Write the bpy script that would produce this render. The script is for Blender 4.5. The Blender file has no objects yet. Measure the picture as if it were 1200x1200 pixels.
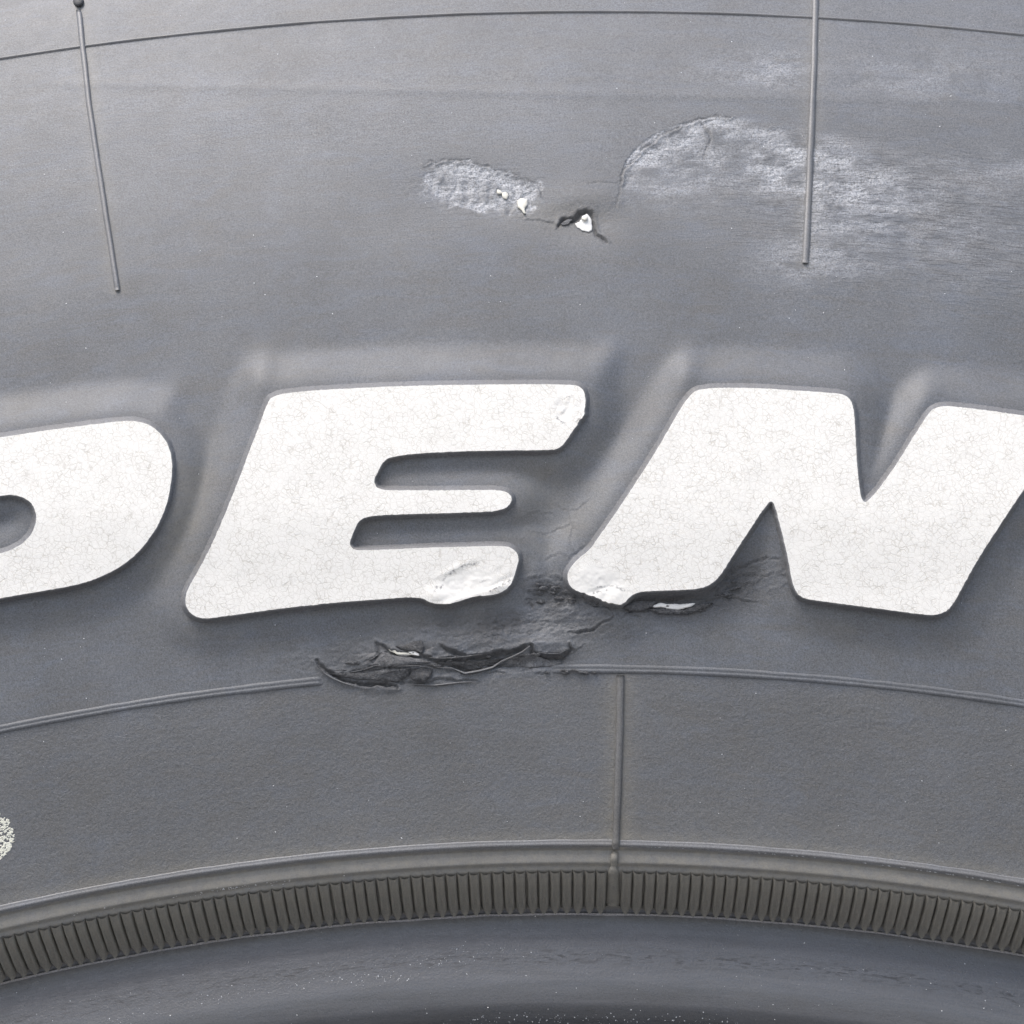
import bpy, math, random
import numpy as np
from mathutils import Matrix, Vector
from mathutils.geometry import delaunay_2d_cdt

random.seed(4)
SC = bpy.context.scene
COL = SC.collection
S = 9.3e-5                       # metres per length unit used below (about 0.09 mm)
R_OUT = 4400.0                   # outer radius of the tyre in those units
ZC = R_OUT * S + 0.012           # height of the tyre's axis above the ground

# ------------------------------------------------------------------ camera
CA, CR, CD = math.radians(27.07), math.radians(-1.95), 1800.0
CT = np.array([36.14, 0, 3196.66]); CP = np.array([36.14, 1602.82, 2377.53])
def _tilt(v):
    x, y, z = v
    return np.array([x, y*math.cos(CA)+z*math.sin(CA), z*math.cos(CA)-y*math.sin(CA)])
FW = _tilt((0, -1, 0)); RT = _tilt((math.cos(CR), 0, math.sin(CR))); UP = _tilt((-math.sin(CR), 0, math.cos(CR)))
def tw(v): return Vector((v[0], -v[1], v[2]))           # tyre frame (x, out, up) -> Blender axes
cam_d = bpy.data.cameras.new('camera'); cam = bpy.data.objects.new('camera', cam_d); COL.objects.link(cam)
cam_d.sensor_width = 36; cam_d.lens = 36*CD/1200; cam_d.clip_start = 0.01; cam_d.clip_end = 300
m = Matrix.Identity(4)
for i, a in enumerate((tw(RT), tw(UP), -tw(FW))):
    for k in range(3): m[k][i] = a[k]
pos = tw(CP)*S; m.translation = (pos.x, pos.y, pos.z+ZC)
cam.matrix_world = m
SC.camera = cam
# ------------------------------------------------------------------ light
SUN_EL, SUN_AZ = math.radians(54), math.radians(-30)    # azimuth measured from the viewer's side, to the left
w = bpy.data.worlds.new('World'); SC.world = w; w.use_nodes = True
nt = w.node_tree; nt.nodes.clear()
sky = nt.nodes.new('ShaderNodeTexSky'); sky.sky_type = 'NISHITA'; sky.sun_disc = False
bg = nt.nodes.new('ShaderNodeBackground'); bg.inputs[1].default_value = 0.13
wo = nt.nodes.new('ShaderNodeOutputWorld')
sdir = Vector((math.sin(SUN_AZ)*math.cos(SUN_EL), -math.cos(SUN_AZ)*math.cos(SUN_EL), math.sin(SUN_EL)))
sky.sun_elevation = SUN_EL; sky.sun_rotation = math.atan2(sdir.x, sdir.y); sky.air_density = 1.0; sky.dust_density = 3.0; sky.ozone_density = 1.0
nt.links.new(sky.outputs[0], bg.inputs[0]); nt.links.new(bg.outputs[0], wo.inputs[0])
sl = bpy.data.lights.new('sun', 'SUN'); sl.energy = 1.45; sl.angle = math.radians(26); sl.color = (1.0, 0.965, 0.92)
so = bpy.data.objects.new('sun', sl); COL.objects.link(so); so.rotation_euler = sdir.to_track_quat('Z', 'Y').to_euler()
SC.view_settings.view_transform = 'Standard'; SC.view_settings.look = 'None'
SC.view_settings.exposure = 1.0; SC.view_settings.gamma = 1.0
SC.render.engine = 'CYCLES'

# ------------------------------------------------------------------ materials
def mat(name):
    mm = bpy.data.materials.new(name); mm.use_nodes = True
    n = mm.node_tree; b = n.nodes['Principled BSDF']
    return mm, n, b
def nd(n, t, **k):
    o = n.nodes.new(t)
    for a, v in k.items():
        if a.startswith('i_'):
            o.inputs[int(a[2:])].default_value = v
        else: setattr(o, a, v)
    return o
def noise(n, scale, detail=3, rough=.55, vec=None, dist=0):
    o = n.nodes.new('ShaderNodeTexNoise'); o.inputs['Scale'].default_value = scale
    o.inputs['Detail'].default_value = detail; o.inputs['Roughness'].default_value = rough; o.inputs['Distortion'].default_value = dist
    if vec: n.links.new(vec, o.inputs['Vector'])
    return o.outputs['Fac']
def ramp(n, src, a, b, lo=0., hi=1.):
    o = n.nodes.new('ShaderNodeMapRange'); o.inputs[1].default_value = a; o.inputs[2].default_value = b
    o.inputs[3].default_value = lo; o.inputs[4].default_value = hi; n.links.new(src, o.inputs[0]); return o.outputs[0]
def mix(n, f, a, b, mode='MIX'):
    o = n.nodes.new('ShaderNodeMix'); o.data_type = 'RGBA'; o.blend_type = mode
    for sck, v in ((o.inputs[0], f), (o.inputs[6], a), (o.inputs[7], b)):
        if hasattr(v, 'is_output'): n.links.new(v, sck)
        else: sck.default_value = v if isinstance(v, float) else (*v, 1)
    return o.outputs[2]
def math_(n, op, a, b=0.):
    o = n.nodes.new('ShaderNodeMath'); o.operation = op
    for i, v in enumerate((a, b)):
        if hasattr(v, 'is_output'): n.links.new(v, o.inputs[i])
        else: o.inputs[i].default_value = v
    return o.outputs[0]
def attr(n, name):
    o = n.nodes.new('ShaderNodeAttribute'); o.attribute_name = name; return o.outputs['Fac']
def bump(n, h, dist, strength, prev=None):
    o = n.nodes.new('ShaderNodeBump'); o.inputs['Strength'].default_value = strength; o.inputs['Distance'].default_value = dist
    n.links.new(h, o.inputs['Height'])
    if prev: n.links.new(prev, o.inputs['Normal'])
    return o.outputs['Normal']

def rubber(name, base, rough=.57, with_attr=True, grain=1.0, dusty=0.0, spec=0.5, torn=0.):
    mm, n, b = mat(name)
    tc = n.nodes.new('ShaderNodeTexCoord'); ob = tc.outputs['Object']
    big = noise(n, 70, 4, .6, ob); mid = noise(n, 420, 4, .6, ob); fin = noise(n, 4600, 3, .7, ob); fin2 = noise(n, 8500, 2, .6, ob)
    c1 = tuple(v*.84 for v in base); c2 = tuple(v*1.16 for v in base)
    col = mix(n, ramp(n, big, .3, .7), c1, c2)
    col = mix(n, ramp(n, mid, .38, .66, 0., .16), col, (base[0]*1.2, base[1]*1.14, base[2]*1.04))
    # bluish bloom in loose patches
    col = mix(n, ramp(n, noise(n, 110, 5, .65, ob, .8), .53, .72, 0., .45), col, (base[0]*.98, base[1]*.91, base[2]*.80))
    col = mix(n, ramp(n, noise(n, 160, 5, .7, ob, .6), .5, .75, 0., .4), col, (base[0]*1.12, base[1]*1.2, base[2]*1.36))
    g = ramp(n, math_(n, 'ADD', fin, math_(n, 'SUBTRACT', fin2, .5)), .22, .78, 1-.36*grain, 1+.36*grain)
    if with_attr:
        cx0 = n.nodes.new('ShaderNodeCombineXYZ'); n.links.new(math_(n, 'MULTIPLY', attr(n, 'along'), .009), cx0.inputs[0]); n.links.new(math_(n, 'MULTIPLY', attr(n, 'radius'), .035), cx0.inputs[1])
        sm1 = noise(n, 1., 6, .68, cx0.outputs[0], 1.2); cx1 = n.nodes.new('ShaderNodeVectorMath'); cx1.operation = 'ADD'; cx1.inputs[1].default_value = (31, 7, 3); n.links.new(cx0.outputs[0], cx1.inputs[0]); sm2 = noise(n, 1.3, 6, .68, cx1.outputs[0], 1.2)
        col = mix(n, ramp(n, sm1, .48, .68, 0., .42), col, (base[0]*1.0, base[1]*.90, base[2]*.78))
        col = mix(n, ramp(n, sm2, .48, .68, 0., .42), col, (base[0]*1.10, base[1]*1.20, base[2]*1.38))
    gm = n.nodes.new('ShaderNodeMix'); gm.data_type = 'RGBA'; gm.blend_type = 'MULTIPLY'; gm.inputs[0].default_value = 1
    n.links.new(col, gm.inputs[6]); n.links.new(g, gm.inputs[7]); col = gm.outputs[2]
    nb = bump(n, fin, .00006, .6*grain)
    nb = bump(n, mid, .0002, .05, nb)
    rr = ramp(n, mid, .3, .7, rough-.015, rough+.03)
    if torn:
        tn = noise(n, 1500, 5, .75, ob, 1.)
        nb = bump(n, tn, .0006, torn, nb); col = mix(n, ramp(n, tn, .35, .62, .75, 0.), col, (.04, .04, .043))
    if dusty:
        col = mix(n, ramp(n, noise(n, 900, 4, .7, ob), .35, .7, dusty*.4, dusty), col, (.20, .187, .155))
    if with_attr:
        dust, scuff_light, fresh = attr(n, 'dust'), attr(n, 'scuff_light'), attr(n, 'fresh')
        dn = ramp(n, noise(n, 1100, 4, .7, ob), .3, .7, .45, 1.)
        col = mix(n, math_(n, 'MULTIPLY', dust, dn), col, (.215, .2, .165))
        mp = n.nodes.new('ShaderNodeMapping'); mp.inputs['Scale'].default_value = (700, 2500, 2500); n.links.new(ob, mp.inputs[0])
        st = noise(n, 1.0, 4, .7, mp.outputs[0], .5)
        mp2 = n.nodes.new('ShaderNodeMapping'); mp2.inputs['Scale'].default_value = (1500, 1500, 1500); n.links.new(ob, mp2.inputs[0])
        st2 = noise(n, 1.6, 3, .7, mp2.outputs[0])
        sf = math_(n, 'MULTIPLY', scuff_light, ramp(n, math_(n, 'ADD', math_(n, 'MULTIPLY', st, .6), math_(n, 'MULTIPLY', fin, 1.3)), .72, 1.22, .1, 1.))
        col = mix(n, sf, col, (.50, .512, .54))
        nb = bump(n, math_(n, 'MULTIPLY', st, scuff_light), .0003, .7, nb)
        def polar(sx, sy, det=4, rg=.65):
            cx = n.nodes.new('ShaderNodeCombineXYZ'); n.links.new(math_(n, 'MULTIPLY', attr(n, 'along'), sx), cx.inputs[0]); n.links.new(math_(n, 'MULTIPLY', attr(n, 'radius'), sy), cx.inputs[1])
            return noise(n, 1., det, rg, cx.outputs[0], .8)
        wr = polar(.035, .26); wk = attr(n, 'wrinkle')
        nb = bump(n, math_(n, 'MULTIPLY', ramp(n, wr, .32, .5), wk), .00022, .8, nb)
        gl = attr(n, 'sheen'); sk = polar(.006, .12, 5, .7); sk2 = polar(.05, .35, 4, .7)
        fr = ramp(n, noise(n, 2200, 4, .75, ob), .3, .7, .0, 1.)
        col = mix(n, math_(n, 'MULTIPLY', fresh, ramp(n, fr, 0, 1, .55, 1.)), col, (.066, .066, .068))
        nb = bump(n, math_(n, 'MULTIPLY', fr, fresh), .00035, .55, nb)
        sheen = attr(n, 'sheen')
        rr = math_(n, 'SUBTRACT', rr, math_(n, 'MULTIPLY', sheen, .30))
        col = mix(n, math_(n, 'MULTIPLY', sheen, .8), col, (.043, .0445, .048))
        col = mix(n, math_(n, 'MULTIPLY', gl, ramp(n, sk, .35, .7, 0., .55)), col, (.10, .103, .112))
        col = mix(n, math_(n, 'MULTIPLY', attr(n, 'marks'), ramp(n, sk2, .52, .6)), col, (.018, .018, .02))
        rr = math_(n, 'ADD', rr, math_(n, 'MULTIPLY', gl, ramp(n, sk2, .35, .65, -.08, .14)))
    n.links.new(col, b.inputs['Base Color']); n.links.new(nb, b.inputs['Normal']); n.links.new(rr, b.inputs['Roughness'])
    b.inputs['Specular IOR Level'].default_value = spec
    return mm
BASE = (.101, .106, .1145)
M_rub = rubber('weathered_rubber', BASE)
M_wall = rubber('letter_edge_rubber', (.135, .137, .142), .6, False)
M_rib = rubber('rib_rubber', (.148, .149, .153), .5, False, .7)
M_lip = rubber('scraped_lip_rubber', (.25, .25, .26), .45, False, 1.2)
M_ribn = rubber('panel_rib_rubber', (.115, .114, .112), .52, False, .8)
M_ser = rubber('dusty_rubber', (.128, .124, .113), .66, False, .8, .55)
M_torn = rubber('torn_rubber', (.115, .117, .122), .52, False, 1.4, torn=.9)
M_fray = rubber('frayed_rubber', (.15, .152, .157), .5, False, 1.2, torn=.7)
M_tread = rubber('tread_rubber', (.05, .05, .052), .7, False)

def white_rubber(name, crackle=True, colr=(.725, .71, .672)):
    mm, n, b = mat(name)
    tc = n.nodes.new('ShaderNodeTexCoord'); ob = tc.outputs['Object']
    nz = n.nodes.new('ShaderNodeTexNoise'); nz.inputs['Scale'].default_value = 900; nz.inputs['Detail'].default_value = 3; n.links.new(ob, nz.inputs['Vector'])
    vm = n.nodes.new('ShaderNodeVectorMath'); vm.operation = 'MULTIPLY_ADD'; vm.inputs[1].default_value = (.0009,)*3
    n.links.new(nz.outputs['Color'], vm.inputs[0]); n.links.new(ob, vm.inputs[2])
    col = mix(n, ramp(n, noise(n, 260, 4, .6, ob), .35, .7), colr, tuple(v*.965 for v in colr))
    nb = bump(n, noise(n, 3000, 3, .6, ob), .00005, .35)
    if crackle:
        sm = attr(n, 'smooth'); keep = math_(n, 'SUBTRACT', 1., sm)
        tot = None
        for sc_, wd, amt in ((1500, .07, 1.), (2600, .07, .6)):
            v = n.nodes.new('ShaderNodeTexVoronoi'); v.feature = 'DISTANCE_TO_EDGE'; v.inputs['Scale'].default_value = sc_
            n.links.new(vm.outputs[0], v.inputs['Vector'])
            ln = ramp(n, v.outputs['Distance'], 0, wd, 1., 0.)
            ln = math_(n, 'MULTIPLY', ln, ramp(n, noise(n, 700, 3, .6, ob), .35, .65, 0.3*amt, amt))
            tot = ln if tot is None else math_(n, 'MAXIMUM', tot, ln)
        tot = math_(n, 'MULTIPLY', tot, keep)
        col = mix(n, math_(n, 'MULTIPLY', tot, .75), col, (.40, .37, .32))
        nb = bump(n, math_(n, 'SUBTRACT', 1., tot), .00007, .35, nb)
        dk = attr(n, 'dark')
        dk = math_(n, 'MULTIPLY', dk, ramp(n, noise(n, 3000, 3, .7, ob), .42, .6))
        col = mix(n, dk, col, (.16, .16, .165))
    n.links.new(col, b.inputs['Base Color']); n.links.new(nb, b.inputs['Normal'])
    b.inputs['Roughness'].default_value = .6; b.inputs['Specular IOR Level'].default_value = .35
    return mm
M_face = white_rubber('white_letter_rubber')
M_white = white_rubber('exposed_white_rubber', False, (.68, .675, .65))
M_cream = white_rubber('cream_rubber', False, (.62, .60, .53))
M_paint = white_rubber('pale_paint', False, (.72, .715, .62))
M_grit = white_rubber('pale_grit', False, (.66, .67, .68))

mg, n, b = mat('concrete_ground')
tc = n.nodes.new('ShaderNodeTexCoord')
n.links.new(mix(n, noise(n, 60, 5, .7, tc.outputs['Object']), (.30, .295, .285), (.42, .415, .40)), b.inputs['Base Color'])
n.links.new(bump(n, noise(n, 400, 4, .7, tc.outputs['Object']), .004, .6), b.inputs['Normal']); b.inputs['Roughness'].default_value = .9

# ------------------------------------------------------------------ shape of the tyre
R_UP, R_MID, R_RIB, R_ST, R_SB = 3981.9, 3021.6, 2832.0, 2805.0, 2774.2
PR = np.array([(2560, -420), (2600, -330), (2630, -250), (2646, -212), (2658, -193), (2672, -184), (2690, -182), (2712, -184), (2735, -187), (2752, -190), (2764, -191), (2772, -190), (2776, -186),
      (2778, -179), (2803, -138), (2807, -132.5), (2812, -130), (2815, -126), (2820, -125), (2828.5, -124), (2830, -120.5), (2833, -118.2), (2838, -117.2), (2870, -108),
      (3022, -63), (3200, -25), (3400, 0), (3600, 12), (3800, 12), (3982, 2.7), (4060, -5), (4150, -25), (4250, -78), (4320, -160), (4352, -240)], float)
def _pchip(x, y, q):
    h = np.diff(x); d = np.diff(y)/h; m_ = np.zeros_like(y)
    for i in range(1, len(x)-1):
        if d[i-1]*d[i] > 0:
            w1, w2 = 2*h[i]+h[i-1], h[i]+2*h[i-1]
            m_[i] = (w1+w2)/(w1/d[i-1]+w2/d[i])
    m_[0], m_[-1] = d[0], d[-1]
    k = np.clip(np.searchsorted(x, q)-1, 0, len(x)-2); t = (q-x[k])/h[k]
    return ((2*t**3-3*t**2+1)*y[k]+(t**3-2*t**2+t)*h[k]*m_[k]+(-2*t**3+3*t**2)*y[k+1]+(t**3-t**2)*h[k]*m_[k+1])
_rq = np.linspace(2560, 4352, 7000); _hq = _pchip(PR[:, 0], PR[:, 1], _rq)
def H(r): return np.interp(r, _rq, _hq)
def P3(th, r, h): return np.stack([r*np.sin(th), h, r*np.cos(th)], -1)
def proj(p):
    d = p-CP; ww = d@FW
    return 600+CD*(d@RT)/ww, 600-CD*(d@UP)/ww
def inv(px, py, dh=0.):
    """point of the sidewall (angle, radius) whose outer surface, dh proud, is sighted at a measured spot"""
    px = np.atleast_1d(np.asarray(px, float)); py = np.atleast_1d(np.asarray(py, float))
    th = (px-600)/3300.; r = 3400-(py-450)*1.15
    for _ in range(14):
        r = np.clip(r, 2562, 4350)
        f0 = proj(P3(th, r, H(r)+dh)); f1 = proj(P3(th+1e-4, r, H(r)+dh)); f2 = proj(P3(th, r+.5, H(r+.5)+dh))
        a, c = (f1[0]-f0[0])/1e-4, (f1[1]-f0[1])/1e-4; b_, d = (f2[0]-f0[0])/.5, (f2[1]-f0[1])/.5
        ex, ey = px-f0[0], py-f0[1]; det = a*d-b_*c
        th = th+np.clip((ex*d-b_*ey)/det, -.1, .1); r = r+np.clip((a*ey-c*ex)/det, -150, 150)
    return th, r

_tab = np.random.RandomState(7).rand(512, 512)
def vn(x, y, seed=0):
    x = np.asarray(x, float)+seed*37.3; y = np.asarray(y, float)+seed*91.7
    xi = np.floor(x).astype(int); yi = np.floor(y).astype(int); fx = x-xi; fy = y-yi
    fx = fx*fx*(3-2*fx); fy = fy*fy*(3-2*fy); g = lambda a, b: _tab[a & 511, b & 511]
    return (g(xi, yi)*(1-fx)+g(xi+1, yi)*fx)*(1-fy)+(g(xi, yi+1)*(1-fx)+g(xi+1, yi+1)*fx)*fy-.5
def fbm(x, y, seed=0, o=4):
    s_, a = 0, 1.
    for k in range(o): s_ = s_+a*vn(x*2**k, y*2**k, seed+k*3); a *= .55
    return s_
def sstep(a, b, x):
    t = np.clip((x-a)/(b-a), 0, 1); return t*t*(3-2*t)

# ---- outlines of the raised letters, measured on the sidewall
E_OUT = [(312.5,474.8),(316,467.5),(325,462.3),(345.8,459.4),(375,457),(408,455.2),(450,453.2),(500,451.6),(560,450.6),(620,450.2),(668,450.5),(679,452.5),(685,459),(686.5,470),(685,480),(684,487),(677,497),(669,508),(662,519),(655,525.5),(645,527.5),(600,527.7),(533,529),(483,531.7),(457,535.5),(449,541),(443,552),(438.3,563),(439.5,570),(448,574.3),(475,574.6),(516.7,574.6),(560,574.2),(585.4,574),(595.8,577.5),(600.2,583),(598.5,590.5),(590,596.8),(577,599.5),(540,600.8),(504,601.7),(452,603.3),(431,605),(420.5,610),(415,621),(410.4,633),(410.2,640.5),(416.7,645),(441.7,644.4),(504,641.7),(550,640.4),(585,639.5),(598,641),(606,647.5),(608.3,656),(605,667),(601,680),(595,690),(583,696),(571,698),(557,698.4),(546,702),(531,706.9),(516,708.3),(504,706),(498,702.3),(490,700),(470,700.4),(450,702),(408,704.8),(365,709),(325,713.5),(290,718.5),(262.5,722.2),(245,724.8),(233,724),(223.5,719.5),(217.7,711),(217,701),(219.5,691),(231,671),(243,649),(252,629.6),(264.6,600),(281,559),(293.8,524),(304,498.8)]
N_OUT = [(733.8,582.5),(744,567),(765,535),(785.8,499),(798,478),(806,466.5),(814,458.5),(823,455.4),(850,454.3),(890,454.8),(933,457.5),(975,460.3),(988,462),(996.5,467.5),(1000.5,478),(1002,500),(1004.6,550),(1008,578),(1010.5,587),(1014.5,588.5),(1019,585),(1030,573),(1050,545),(1070,512),(1087,486),(1093,479.5),(1100,476.5),(1110,475.8),(1135,478),(1170,482.5),(1200,487),(1235,493),(1246,499),(1246,508),(1232,528),(1200,573),(1176.7,608),(1146.7,654),(1126.7,690),(1117,708),(1109,716.5),(1099,720.5),(1088,720.8),(1060,717.5),(1033,713.6),(985,707.5),(950,702.8),(940,700.5),(932.5,693.5),(928,681),(924.5,660),(919,635),(912,608),(908,592),(904,587),(899,590.5),(883,614),(860,649),(847.5,670),(837,682.5),(823,689.3),(800,691.5),(775,692),(752,693.3),(742.5,696),(735.5,702.5),(729.6,708.5),(722,708),(710,706.5),(700,700.5),(688,696),(677,693),(669,688.5),(665,680),(664.8,672.5),(669,664),(679,653),(690,645.5),(700,631.5),(717,607.5)]
P_OUT = [(-60,521),(-30,517),(0,512.7),(41.7,506),(83,500.6),(120,495.8),(148,493.2),(163,493.6),(177.5,498.8),(189.6,509.6),(198.5,524),(202,541),(201,563.8),(195.8,591),(185.4,616),(167,642.5),(145.8,661.7),(114.6,678),(89.6,685.6),(41.7,694),(0,701),(-45,709),(-62,718),(-72,740),(-84,770),(-94,780),(-190,806),(-205,800),(-204,780),(-160,680),(-112,560),(-96,530)]
P_HOLE = [(-44,590),(-20,584.5),(0,581),(14,579.6),(27,582.3),(37,589.5),(42.2,600),(42.3,612),(37.5,626),(25,638),(10.4,645.8),(-10,650.5),(-40,656),(-62,655),(-66,640),(-55,604)]
def chaikin(p, k=2):
    p = np.array(p, float)
    for _ in range(k):
        q = np.roll(p, -1, 0); p = np.stack([.75*p+.25*q, .25*p+.75*q], 1).reshape(-1, 2)
    return p
def resample(p, step):
    p = np.vstack([p, p[:1]]); l = np.r_[0, np.cumsum(np.hypot(*np.diff(p, axis=0).T))]
    n_ = max(8, int(l[-1]/step)); t = np.linspace(0, l[-1], n_, endpoint=False)
    return np.c_[np.interp(t, l, p[:, 0]), np.interp(t, l, p[:, 1])]
LETTERS = {'E': [E_OUT], 'N': [N_OUT], 'P': [P_OUT, P_HOLE]}
GX0, GY0, GS = -240, 340, 2.0
gx, gy = np.meshgrid(np.arange(GX0, 1340, GS), np.arange(GY0, 860, GS))
def poly_sd(loops, X, Y):
    d2 = np.full(X.shape, 1e12); ins = np.zeros(X.shape, bool)
    for lp in loops:
        p = resample(chaikin(lp, 1), 9.); q = np.roll(p, -1, 0)
        for (x0, y0), (x1, y1) in zip(p, q):
            ex, ey = x1-x0, y1-y0; t = np.clip(((X-x0)*ex+(Y-y0)*ey)/(ex*ex+ey*ey), 0, 1)
            d2 = np.minimum(d2, (X-x0-t*ex)**2+(Y-y0-t*ey)**2)
            cr = ((y0 > Y) != (y1 > Y)) & (X < ex*(Y-y0)/(ey if abs(ey) > 1e-9 else 1e-9)+x0); ins ^= cr
    d = np.sqrt(d2); return np.where(ins, -d, d)
SDG = np.full(gx.shape, 1e9)
for lp in LETTERS.values():
    allp = np.vstack([np.array(l_) for l_ in lp]); x0, y0 = allp.min(0)-90; x1, y1 = allp.max(0)+90
    c0, c1 = int(max(0, (x0-GX0)//GS)), int(min(gx.shape[1], (x1-GX0)//GS+1)); r0, r1 = int(max(0, (y0-GY0)//GS)), int(min(gx.shape[0], (y1-GY0)//GS+1))
    SDG[r0:r1, c0:c1] = np.minimum(SDG[r0:r1, c0:c1], poly_sd(lp, gx[r0:r1, c0:c1], gy[r0:r1, c0:c1]))
SDG = np.minimum(SDG, 200)
def sd(px, py, G=None, far=200):
    G = SDG if G is None else G
    u = np.clip((px-GX0)/GS, 0, gx.shape[1]-1.001); v = np.clip((py-GY0)/GS, 0, gx.shape[0]-1.001)
    i, j = u.astype(int), v.astype(int); fu, fv = u-i, v-j
    o = (G[j, i]*(1-fu)+G[j, i+1]*fu)*(1-fv)+(G[j+1, i]*(1-fu)+G[j+1, i+1]*fu)*fv
    return np.where((px < GX0) | (px > 1338) | (py < GY0) | (py > 858), far, o)
EMB = 14.5
def foot(y): return 1-.52*sstep(590, 700, np.asarray(y, float))
def _emb(d): return EMB*(1-sstep(6, 52, np.maximum(d, 0)))
_k = np.exp(-np.arange(-9, 10)**2/(2*2.2**2)); _k /= _k.sum()
EG = _emb(SDG); EG = np.apply_along_axis(lambda a: np.convolve(np.pad(a, 9, mode='edge'), _k, 'valid'), 0, EG); EG = np.apply_along_axis(lambda a: np.convolve(np.pad(a, 9, mode='edge'), _k, 'valid'), 1, EG)
def emb(d, px, py):      # the ground of the sidewall swells up towards each letter
    return (sd(px, py, EG, 0)+1.2*np.exp(-np.maximum(d, 0)/3.))*foot(py)
def bumpg(px, py, x, y, sx, sy, ang=0):
    c_, s_ = math.cos(ang), math.sin(ang); u = (px-x)*c_+(py-y)*s_; v = -(px-x)*s_+(py-y)*c_
    return np.exp(-(u/sx)**2-(v/sy)**2)
CRACKS = [   # points (x, y, half width), depth, lip above, lip below
 ([(370,775,1.2),(376,781,1.8),(383,787,2.2),(393,792.5,2.2),(403,797,2.2),(422,801.5,2.5),(434,801.5,4),(450,803,4),(466,804.5,1.5)], 13, 2.5, 4),
 ([(400,790,1),(415,788.5,1.5),(424,786.5,1.8),(434,782,1.5),(448,780.5,1.2)], 6, 2, 0),
 ([(429,776,1),(438,772,1.8),(444,767,2.2),(442,758,1.5),(439,752,.8)], 7, 2, 0),
 ([(441,754,1),(452,761,2),(466,767.5,2.4),(482,769,2.4),(497,770,2),(510,774.5,2.3),(527,774.5,2.6),(547,773,2.8),(562,770.5,3),(578,768,3.4),(592,766,3.4),(606,763,3),(616,757,2)], 12, 4.5, 0),
 ([(512,778,1.2),(524,779.5,1.8),(535,781,1.8),(545,788,2),(556,787,1.5),(567,785,1.5),(578,780,1.2)], 8, 1.5, 2),
 ([(518,758,1.5),(525,763,3),(533,766,3.4),(545,769,3)], 10, 3, 0),
 ([(472,800,1),(488,801,1.5),(503,799,1.8),(512,797,1.8),(528,797,1.5),(545,797.5,1.2),(560,798,.8)], 6, 2, 0),
 ([(622,757,1.6),(624,765,2.6),(632,768.5,3),(645,770.5,3),(657,770.5,2.8),(664,766,2.4),(669,762,2),(667,755,1)], 12, 4, 0),
 ([(667,742.5,.9),(676,741.5,1.4),(685,740,1.8),(694,738.5,1.6),(701,735.5,1.5),(705,730,1.2),(714,726.5,1),(719,722,.7)], 8, 2, 1),
 ([(664,769,.8),(675,763,.8),(684,756,.7)], 3, 1, 0),
 ([(852,667,.8),(858,671,1.2),(867,665,1.2),(878,659.5,1),(890,656,1.2),(900,654.5,1),(912,654.5,.8)], 6, 1, 0),
 ([(846,674,.8),(856,678,1.2),(868,675.5,1.2),(880,673.5,1),(894,675,.8),(908,672,.7)], 4.5, 1, 0),
 ([(838,693,1),(850,690,1.6),(860,685,1.3),(870,686,.8)], 6, 1.5, 0),
 ([(820,706,1.3),(835,704,1.6),(848,701,1.3),(862,702,1),(885,705,.7)], 6, 1.5, 0),
 ([(655,265,1.5),(660,260,3),(668,259,3.5),(674,258,3.5),(680,251,3.2),(686,248,3.2),(692,251,2.4),(694,259,2),(696,268,1.8),(700,275,1.6),(706,281,1.8),(711,284,1)], 13, 2.5, 0),
 ([(655,264,1.2),(645,262,1),(632,260,.8),(617,257,.7)], 3.5, 1, 0),
 ([(727,215,1),(731,203,1.2),(739,191,1.3),(751,178,1.3),(766,166,1.2),(783,154,1.1),(801,146,1.2),(818,141,1),(838,136.5,1),(856,137,.8)], 5, 0, 2.5),
 ([(727,215,1),(715,213,.8),(700,213,.8),(688,216,.6)], 3, 0, 0),
 ([(727,216,1),(726,226,1),(722,243,.8)], 3, 0, 0),
 ([(496,192,.6),(520,188.5,.9),(545,190,1),(570,195,1),(595,203,1),(615,209,1),(630,216,1),(634,228,1)], 4, 0, 2),
 ([(822,142,1),(826,150,1.8),(831,157,1.8),(832,166,1.2),(828,176,1),(824,186,.7)], 5, 0, 0),
]
rsn = random.Random(11)
for pts_ in ([(650, 592), (662, 598), (676, 597), (690, 586)], [(664, 600), (672, 618), (668, 640), (676, 652)], [(620, 622), (640, 628), (655, 620), (672, 614)], [(612, 606), (632, 600), (648, 604)], [(640, 655), (655, 648), (668, 655), (684, 640)],
             [(905, 830), (930, 838), (955, 832), (985, 840), (1010, 829)], [(1000, 852), (1022, 846), (1050, 850), (1075, 843)], [(830, 836), (860, 842), (890, 836)], [(1010, 832), (1022, 845), (1018, 858)]):
    CRACKS.append(([(x, y, .8) for x, y in pts_], 1.9, .5, 0))
for k in range(46):      # short wrinkles where the rubber between the letters has been dragged
    x = rsn.uniform(615, 735); y = 690+rsn.uniform(-13, 22)+(x-660)*.12; a = rsn.gauss(0.15, .35); l = rsn.uniform(6, 20); w_ = rsn.uniform(.7, 1.7)
    CRACKS.append(([(x, y, w_*.6), (x+l*.4*math.cos(a), y+l*.4*math.sin(a)+rsn.uniform(-1.5, 1.5), w_), (x+l*math.cos(a), y+l*math.sin(a), w_*.5)], rsn.uniform(2.5, 6), 1.5, 0))
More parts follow.
